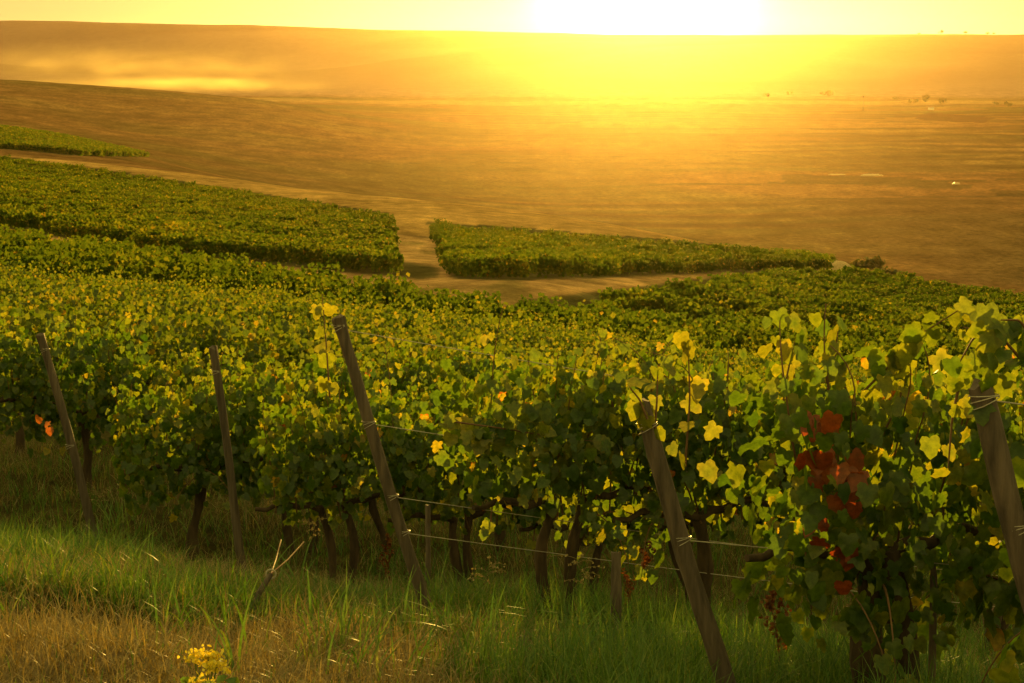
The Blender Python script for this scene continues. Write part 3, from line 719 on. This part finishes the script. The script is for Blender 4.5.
dry = build('dry_grass', [blades(rng, gX[kd], gY[kd], rng.uniform(.05, .17, len(kd)) * (1 + .5 * (1 - dryw[kd])), rng.uniform(.003, .006, len(kd)), rng.uniform(.2, 1.3, len(kd)), np.clip(rng.normal(.5, .25, len(kd)), 0, 1))], M_DRY)
tag(dry, 'short dry straw-coloured grass on the headland in front of the vines', 'grass', kind='stuff')
# broad arching blades
cu = rng.uniform(0, 1000, 330); cv = rng.uniform(520, 680, 330)
tX, tY = [], []
for a, b in zip(cu, cv):
    if b > 600 and a < 300 and rng.random() < .8: continue
    p = ground_hit(a, b); m = int(rng.integers(4, 10)); tX.append(p[0] + rng.normal(0, .05, m)); tY.append(p[1] + rng.normal(0, .05, m))
tX = np.concatenate(tX); tY = np.concatenate(tY); m = len(tX)
tall = build('tall_grass', [blades(rng, tX, tY, rng.uniform(.15, .42, m), rng.uniform(.006, .014, m), rng.uniform(.3, 1.0, m), np.clip(rng.normal(.45, .2, m), 0, 1), 7)], M_GRASS)
tag(tall, 'tall broad-bladed grass arching up in front of the trunks', 'grass', kind='stuff')

# ------------------------------------------------------------------ single weeds, stakes and pegs
def dock(u, v, h, label, seed):
    p = ground_hit(u, v); rng = np.random.default_rng(seed); o = empty('dock_weed', p)
    sx = rng.normal(0, .08); t = np.linspace(0, 1, 9); st = np.stack([sx * t * t, .03 * np.sin(t * 4), h * t - .02], -1)
    build('stem', tube_chunks(st, .004 - .0025 * t, 5), M_CANE, o)
    ch = []
    for b in range(7):
        k = 3 + b * .8; a = rng.uniform(0, 6.28); s0 = np.array([np.interp(k, np.arange(9), st[:, q]) for q in range(3)])
        L = .10 * (1.1 - b * .1); tt = np.linspace(0, 1, 12)
        br = s0 + np.stack([np.cos(a) * L * tt * .6, np.sin(a) * L * tt * .6, L * tt], -1)
        P = np.repeat(br, 3, 0) + rng.normal(0, .006, (36, 3))
        ch.append(scatter(MV, MF, P, rng.normal(0, 1, (36, 3)), rng.normal(0, 1, (36, 3)), rng.uniform(.010, .018, 36), rng.uniform(0, 1, 36)))
    build('seed_head', ch, M_RUST, o); return tag(o, label, 'weed', 'rusty dock weeds in the grass')
dock(388, 600, .46, 'rusty dock weed standing just left of the long slim post and above the grass', 2)
dock(622, 640, .50, 'tall rusty dock weed beside the short dark stub post in the grass', 3)
dock(782, 690, .40, 'small rusty dock weed in the grass right of the first thick trunk', 5)

def seedgrass(u, v, h, label, seed, lean=.2):
    p = ground_hit(u, v); rng = np.random.default_rng(seed); o = empty('seeding_grass', p)
    t = np.linspace(0, 1, 12); st = np.stack([lean * h * t ** 2, .02 * t, h * t - .02], -1)
    build('stem', tube_chunks(st, .0028 - .0018 * t, 5), M_GRASS, o)
    ch = []
    for b in range(12):
        s0 = st[-1] * (1 - b * .02) ; a = rng.uniform(0, 6.28); L = rng.uniform(.05, .11); tt = np.linspace(0, 1, 6)
        br = s0 + np.stack([np.cos(a) * L * tt, np.sin(a) * L * tt * .6, .05 * tt - .04 * tt ** 2], -1)
        V, q, _ = tube(br, .0012, 4, cap=False); ch.append((V, q, 0, .5))
        P = np.repeat(br[2:], 2, 0) + rng.normal(0, .003, (8, 3))
        ch.append(scatter(MV, MF, P, rng.normal(0, 1, (8, 3)), rng.normal(0, 1, (8, 3)), np.full(8, .009), rng.uniform(.4, 1, 8)))
    build('seed_head', ch, M_DRY, o)
    c2 = [blades(rng, np.full(6, 0.0), np.full(6, 0.0), rng.uniform(.2, .45, 6), np.full(6, .014), rng.uniform(.6, 1.2, 6), rng.uniform(.3, .7, 6), 7)]
    V = c2[0][0].copy(); V[:, 2] -= float(terrain(0.0, 0.0)); build('blade', [(V, *c2[0][1:])], M_GRASS, o)
    return tag(o, label, 'grass plant', 'grass plants with loose seed heads')
seedgrass(612, 672, .50, 'green grass plant with a loose pale seed head left of the post topped by yellow leaves', 1, -.3)
seedgrass(470, 655, .42, 'grass plant with a loose seed head right of the long slim post foot', 2)
seedgrass(300, 600, .44, 'grass plant with a loose seed head left of the wired ground anchor', 3)
seedgrass(90, 545, .46, 'grass plant with a loose seed head near the leftmost post foot', 4)
seedgrass(830, 700, .46, 'grass plant with a loose seed head between the two thick trunks at right', 5, .3)

# yellow flowering weed at the bottom left
p = ground_hit(205, 716); rng = np.random.default_rng(8); fw = empty('flowering_weed', p); fw.scale = (.68, .68, .78)
tag(fw, 'leafy weed with bright yellow flower clusters in the dry grass', 'flower')
for k in range(7):
    a = rng.uniform(0, 6.28); L = rng.uniform(.12, .24); top = np.array((math.cos(a) * .05 + rng.normal(0, .02), math.sin(a) * .05, L))
    t = np.linspace(0, 1, 6)[:, None]; st = top * t + np.array((0, 0, -.02)) * (1 - t)
    build('stem', tube_chunks(st, .003, 5), M_GRASS, fw)
    n = 70; P = top + rng.normal(0, 1, (n, 3)) * (.022, .022, .014)
    build('flower_head', [scatter(MV, MF, P, rng.normal(0, 1, (n, 3)) + (0, -.3, .8), rng.normal(0, 1, (n, 3)), rng.uniform(.012, .022, n), rng.uniform(0, 1, n))], M_YEL, fw)
n = 80; P = np.stack([rng.normal(0, .075, n), rng.normal(0, .06, n), rng.uniform(.0, .15, n)], -1)
build('leaves', [scatter(MV, MF, P, rng.normal(0, .6, (n, 3)) + (0, -.3, .8), rng.normal(0, .7, (n, 3)) + (0, 0, .2), rng.uniform(.03, .06, n), rng.uniform(.5, 1, n))], M_GRASS, fw)

def stake(u, v, vt, D, rad, label, ut=None, name='wooden_stake', seed=0):
    b = W(u, v, D); b[2] = GZ(b[0], b[1]); tp = W(ut if ut is not None else u, vt, D)
    rng = np.random.default_rng(seed); t = np.linspace(-.1, 1, 10)
    V, q, tr = tube((tp - b)[None] * t[:, None], rad * (1.1 - .2 * t), 8, rough=.25, rng=rng); V[-10:-2] += rng.normal(0, .004, (8, 3))
    o = build(name, [(V, q, 0, .5), (V, tr, 0, .5)], M_WOOD); o.location = b; return tag(o, label, 'stake', 'small stakes among the vines')
stake(428, 590, 505, 9.6, .014, 'thin upright stake behind the long slim post between two trunks', seed=1)
stake(616, 640, 552, 8.6, .026, 'short dark stub post left of the post topped by yellow leaves', seed=2)
stake(932, 720, 560, 6.7, .014, 'thin upright stake between the trunks at lower right', ut=934, seed=3)
stake(520, 668, 636, 7.6, .020, 'small wooden peg poking out of the grass at the bottom', ut=524, seed=4)
# ground anchor with two guy wires
b = ground_hit(247, 612); o = empty('ground_anchor', b); hd = W(271, 574, float(project(b)[2]) + .1)
build('rod', tube_chunks(np.stack([np.zeros(3) - (0, 0, .05), (hd - b) * .5, hd - b]), [.016, .014, .012], 8), M_WOOD, o)
a = np.linspace(0, 2 * math.pi, 15); ring = (hd - b) + .022 * np.stack([np.cos(a), 0 * a, np.sin(a)], -1); V, q, _ = tube(ring, .004, 6, cap=False)
build('ring', [(V, q, 0, .5)], M_WIRE, o)
for uu, vv in ((281, 540), (304, 542)):
    e = W(uu, vv, 8.9) - b; build('guy_wire', tube_chunks(np.stack([hd - b, (hd - b + e) / 2 + (0, 0, -.01), e]), .004, 5), M_CANE, o)
tag(o, 'leaning grey ground anchor with a ring and two thin wires in the grass', 'anchor')

# ------------------------------------------------------------------ far things
def bush(p, wx, h, label, seed, name='distant_bush', n=260, mat=M_BUSH, group=None, trunk=True, cat='bush'):
    rng = np.random.default_rng(seed); o = empty(name, p)
    k = 5; cen = np.stack([rng.uniform(-.32, .32, k) * wx, rng.uniform(-.2, .2, k) * wx, h * rng.uniform(.35, .72, k)], -1)
    a = rng.integers(0, k, n); d = nrm(rng.normal(0, 1, (n, 3))) * rng.random((n, 1)) ** .4
    P = cen[a] + d * (wx * .26, wx * .24, h * .30); P[:, 2] = np.maximum(P[:, 2], .05 * h)
    build('crown', [scatter(QV, QF, P, d + rng.normal(0, .5, (n, 3)), rng.normal(0, 1, (n, 3)), rng.uniform(.06, .12, n) * (wx + h), rng.uniform(0, 1, n))], mat, o)
    if trunk: build('trunk', tube_chunks([(0, 0, -.3), (.02 * h, 0, .3 * h), (0, 0, .6 * h)], [.05 * h, .035 * h, .02 * h], 6), M_BARK, o)
    return tag(o, label, cat, group)
at_y = lambda u, Y: np.array(((u - 512) / 1773 * Y, Y, GZ((u - 512) / 1773 * Y, Y)))
g = at_y(862, 178); bush(g, 3.8, 1.7, 'dark bush at the vineyard edge beside the pale straw heap', 1)
bush(at_y(886, 176), 2.4, 1.1, 'low dark bush right of the bush by the straw heap', 2)
# straw heap
p = at_y(836, 168)
rng = np.random.default_rng(5)
a = np.linspace(0, 2 * math.pi, 25)[:-1]; rings = []
for q, rr_ in enumerate((1, .9, .7, .45, .2)):
    rings.append(np.stack([np.cos(a) * 1.45 * rr_, np.sin(a) * 1.0 * rr_, np.full(24, (0, .40, .75, .98, 1.08)[q]) + rng.normal(0, .03, 24) - .08], -1))
V = np.concatenate(rings); i = np.arange(4)[:, None] * 24; kk = np.arange(24)[None]; k2 = (kk + 1) % 24
Fq = np.stack([i + kk, i + k2, i + 24 + k2, i + 24 + kk], -1).reshape(-1, 4)
o = build('straw_heap', [(V, Fq, 0, .5), (np.concatenate([rings[-1], [(0, 0, 1.03)]]), np.stack([np.arange(24), (np.arange(24) + 1) % 24, np.full(24, 24)], -1), 0, .5)], M_STRAW)
o.location = p; tag(o, 'pale rounded straw heap at the edge of the vineyard', 'heap')
def windrow(u, v, L, wd, h, label, seed, cat='straw'):
    p = ground_hit(u, v, y0=250); rng = np.random.default_rng(seed); x = np.linspace(-L / 2, L / 2, 30); a = np.linspace(0, math.pi, 8)
    e = np.sqrt(np.clip(1 - (2 * x / L) ** 4, .02, 1)) * (1 + rng.normal(0, .12, 30))
    zg = terrain(p[0] + x, np.full(30, p[1])) - p[2]
    V = np.stack([np.repeat(x, 8), np.tile(np.cos(a), 30) * wd * np.repeat(e, 8), np.tile(np.sin(a), 30) * h * np.repeat(e, 8) + np.repeat(zg, 8) - .05], -1)
    i = np.arange(29)[:, None] * 8; k = np.arange(7)[None]; Fq = np.stack([i + k, i + k + 1, i + 8 + k + 1, i + 8 + k], -1).reshape(-1, 4)
    o = build('straw_row', [(V, Fq, 0, .5)], M_FOIL); o.location = p; return tag(o, label, cat)
windrow(872, 176, 10, 1.2, .9, 'long thin pale straw row lying on the valley field', 1)
windrow(837, 175, 8, .9, .45, 'fainter pale straw row left of the long bright one', 2)
windrow(956, 184.5, 3.4, 1.0, .8, 'small pale heap at the end of the dark strip in the valley', 3)
# hut
p = ground_hit(931, 110, y0=400); o = empty('field_hut', p)
def bx(x0, x1, y0, y1, z0, z1):
    V = [(x, y, z) for x in (x0, x1) for y in (y0, y1) for z in (z0, z1)]
    return (V, [(0, 1, 3, 2), (4, 6, 7, 5), (0, 4, 5, 1), (2, 3, 7, 6), (0, 2, 6, 4), (1, 5, 7, 3)], 0, .5)
build('wall', [bx(-2.2, 2.2, -1.6, 1.6, -.5, 2.2)], M_HUT, o, smooth_shade=False)
build('roof', [([(-2.4, -1.8, 2.21), (2.4, -1.8, 2.21), (2.4, 1.8, 2.21), (-2.4, 1.8, 2.21), (-2.4, 0, 3.1), (2.4, 0, 3.1)], [(0, 1, 5, 4), (2, 3, 4, 5)], 0, .5), ([(-2.4, -1.8, 2.21), (-2.4, 1.8, 2.21), (-2.4, 0, 3.1), (2.4, -1.8, 2.21), (2.4, 1.8, 2.21), (2.4, 0, 3.1)], [(0, 2, 1), (3, 4, 5)], 0, .5)], M_ROOF, o, smooth_shade=False)
tag(o, 'tiny white hut far out in the valley above the dark ploughed patch', 'hut')
# utility pole
p = ground_hit(863, 111, y0=400); o = empty('utility_pole', p)
build('pole', tube_chunks([(0, 0, -.5), (0, 0, 6), (0, 0, 13)], [.30, .26, .2], 8), M_WOOD, o); build('crossarm', [bx(-1.8, 1.8, -.2, .2, 11.6, 12.0)], M_WOOD, o, smooth_shade=False)
tag(o, 'thin utility pole far out at the foot of the hazy hill', 'pole')
foot = [(768, 97, 9, 5), (828, 96, 14, 6), (896, 101, 8, 5), (914, 103, 12, 5), (926, 102, 12, 7), (944, 104, 10, 6), (996, 106, 6, 4), (1008, 107, 9, 5), (790, 95, 8, 4)]
for k, (u, v, w_, h_) in enumerate(foot):
    bush(ground_hit(u, v, y0=600), w_, h_, 'hazy tree in the thin line at the foot of the right hill', 20 + k, 'distant_tree', 110, group='hazy trees at the foot of the right hill', cat='tree')
sky_t = [(907, 6, 3), (928, 9, 7), (952, 8, 5), (974, 7, 4), (980, 6, 3), (1016, 7, 3)]
for k, (u, w_, h_) in enumerate(sky_t):
    s_ = (u - 512) / (F_PX * .985); ys = np.linspace(2500, 3000, 300); zz = terrain(s_ * ys, ys); j = int(np.argmax(zz / ys)); 
    bush(np.array((s_ * ys[j], ys[j], zz[j])), w_, h_, 'tiny tree on the skyline of the right hill', 40 + k, 'skyline_tree', 110, group='tiny trees along the right skyline', cat='tree')

# dust raised over the field behind the left shoulder
def dust(c, r, dens, label, seed):
    m, nt, out = new_mat('dust_air')
    v = nt.nodes.new('ShaderNodeVolumePrincipled'); v.inputs['Color'].default_value = (1, .82, .40, 1); v.inputs['Anisotropy'].default_value = .72
    tc = nt.nodes.new('ShaderNodeTexCoord')
    mp = nt.nodes.new('ShaderNodeMapping'); mp.inputs['Scale'].default_value = (1 / r[0], 1 / r[1], 1 / r[2]); nt.links.new(tc.outputs['Object'], mp.inputs[0])
    ln = nt.nodes.new('ShaderNodeVectorMath'); ln.operation = 'LENGTH'; nt.links.new(mp.outputs[0], ln.inputs[0])
    fall = nt.nodes.new('ShaderNodeMapRange'); fall.interpolation_type = 'SMOOTHSTEP'
    for k, q in ((1, 1.0), (2, .1), (3, 0.0), (4, 1.0)): fall.inputs[k].default_value = q
    nt.links.new(ln.outputs['Value'], fall.inputs[0])
    n = nt.nodes.new('ShaderNodeTexNoise'); n.inputs['Detail'].default_value = 4; n.inputs['Scale'].default_value = 1.0
    m2 = nt.nodes.new('ShaderNodeMapping'); m2.inputs['Scale'].default_value = (.035, .03, .10); m2.inputs['Location'].default_value = (seed, 0, 0)
    nt.links.new(tc.outputs['Object'], m2.inputs[0]); nt.links.new(m2.outputs[0], n.inputs['Vector'])
    nr = nt.nodes.new('ShaderNodeMapRange'); nr.inputs[1].default_value = .28; nr.inputs[2].default_value = .85; nt.links.new(n.outputs[0], nr.inputs[0])
    a = nt.nodes.new('ShaderNodeMath'); a.operation = 'MULTIPLY'; nt.links.new(fall.outputs[0], a.inputs[0]); nt.links.new(nr.outputs[0], a.inputs[1])
    b = nt.nodes.new('ShaderNodeMath'); b.operation = 'MULTIPLY'; b.inputs[1].default_value = dens; nt.links.new(a.outputs[0], b.inputs[0])
    nt.links.new(b.outputs[0], v.inputs['Density']); nt.links.new(v.outputs[0], out.inputs['Volume'])
    th = np.linspace(0, 2 * math.pi, 33)[:-1]; ph = np.linspace(.1, math.pi - .1, 15)
    V = np.stack([np.outer(np.sin(ph), np.cos(th)), np.outer(np.sin(ph), np.sin(th)), np.outer(np.cos(ph), np.ones_like(th))], -1).reshape(-1, 3)
    V = np.concatenate([V, [(0, 0, 1), (0, 0, -1)]]) * np.array(r); k = np.arange(32)[None]; k2 = (k + 1) % 32; i = np.arange(14)[:, None] * 32
    q = np.stack([i + k, i + 32 + k, i + 32 + k2, i + k2], -1).reshape(-1, 4); k, k2 = k[0], k2[0]
    tri = np.concatenate([np.stack([np.full(32, 480), k, k2], -1), np.stack([np.full(32, 481), 448 + k2, 448 + k], -1)])
    o = build('dust_cloud', [(V, q, 0, 0), (V, tri, 0, 0)], m); o.location = c; return tag(o, label, 'dust', kind='stuff')
S1 = 1450 / F_PX
dust(W(150, 86, 1450.0), (230 * S1, 50, 12 * S1), .011, 'bright low dust streak lying behind the left hill shoulder', 1)
dust(W(60, 74, 1560.0), (380 * S1, 80, 40 * S1), .0030, 'thin veil of dust rising in front of the left hill', 7)
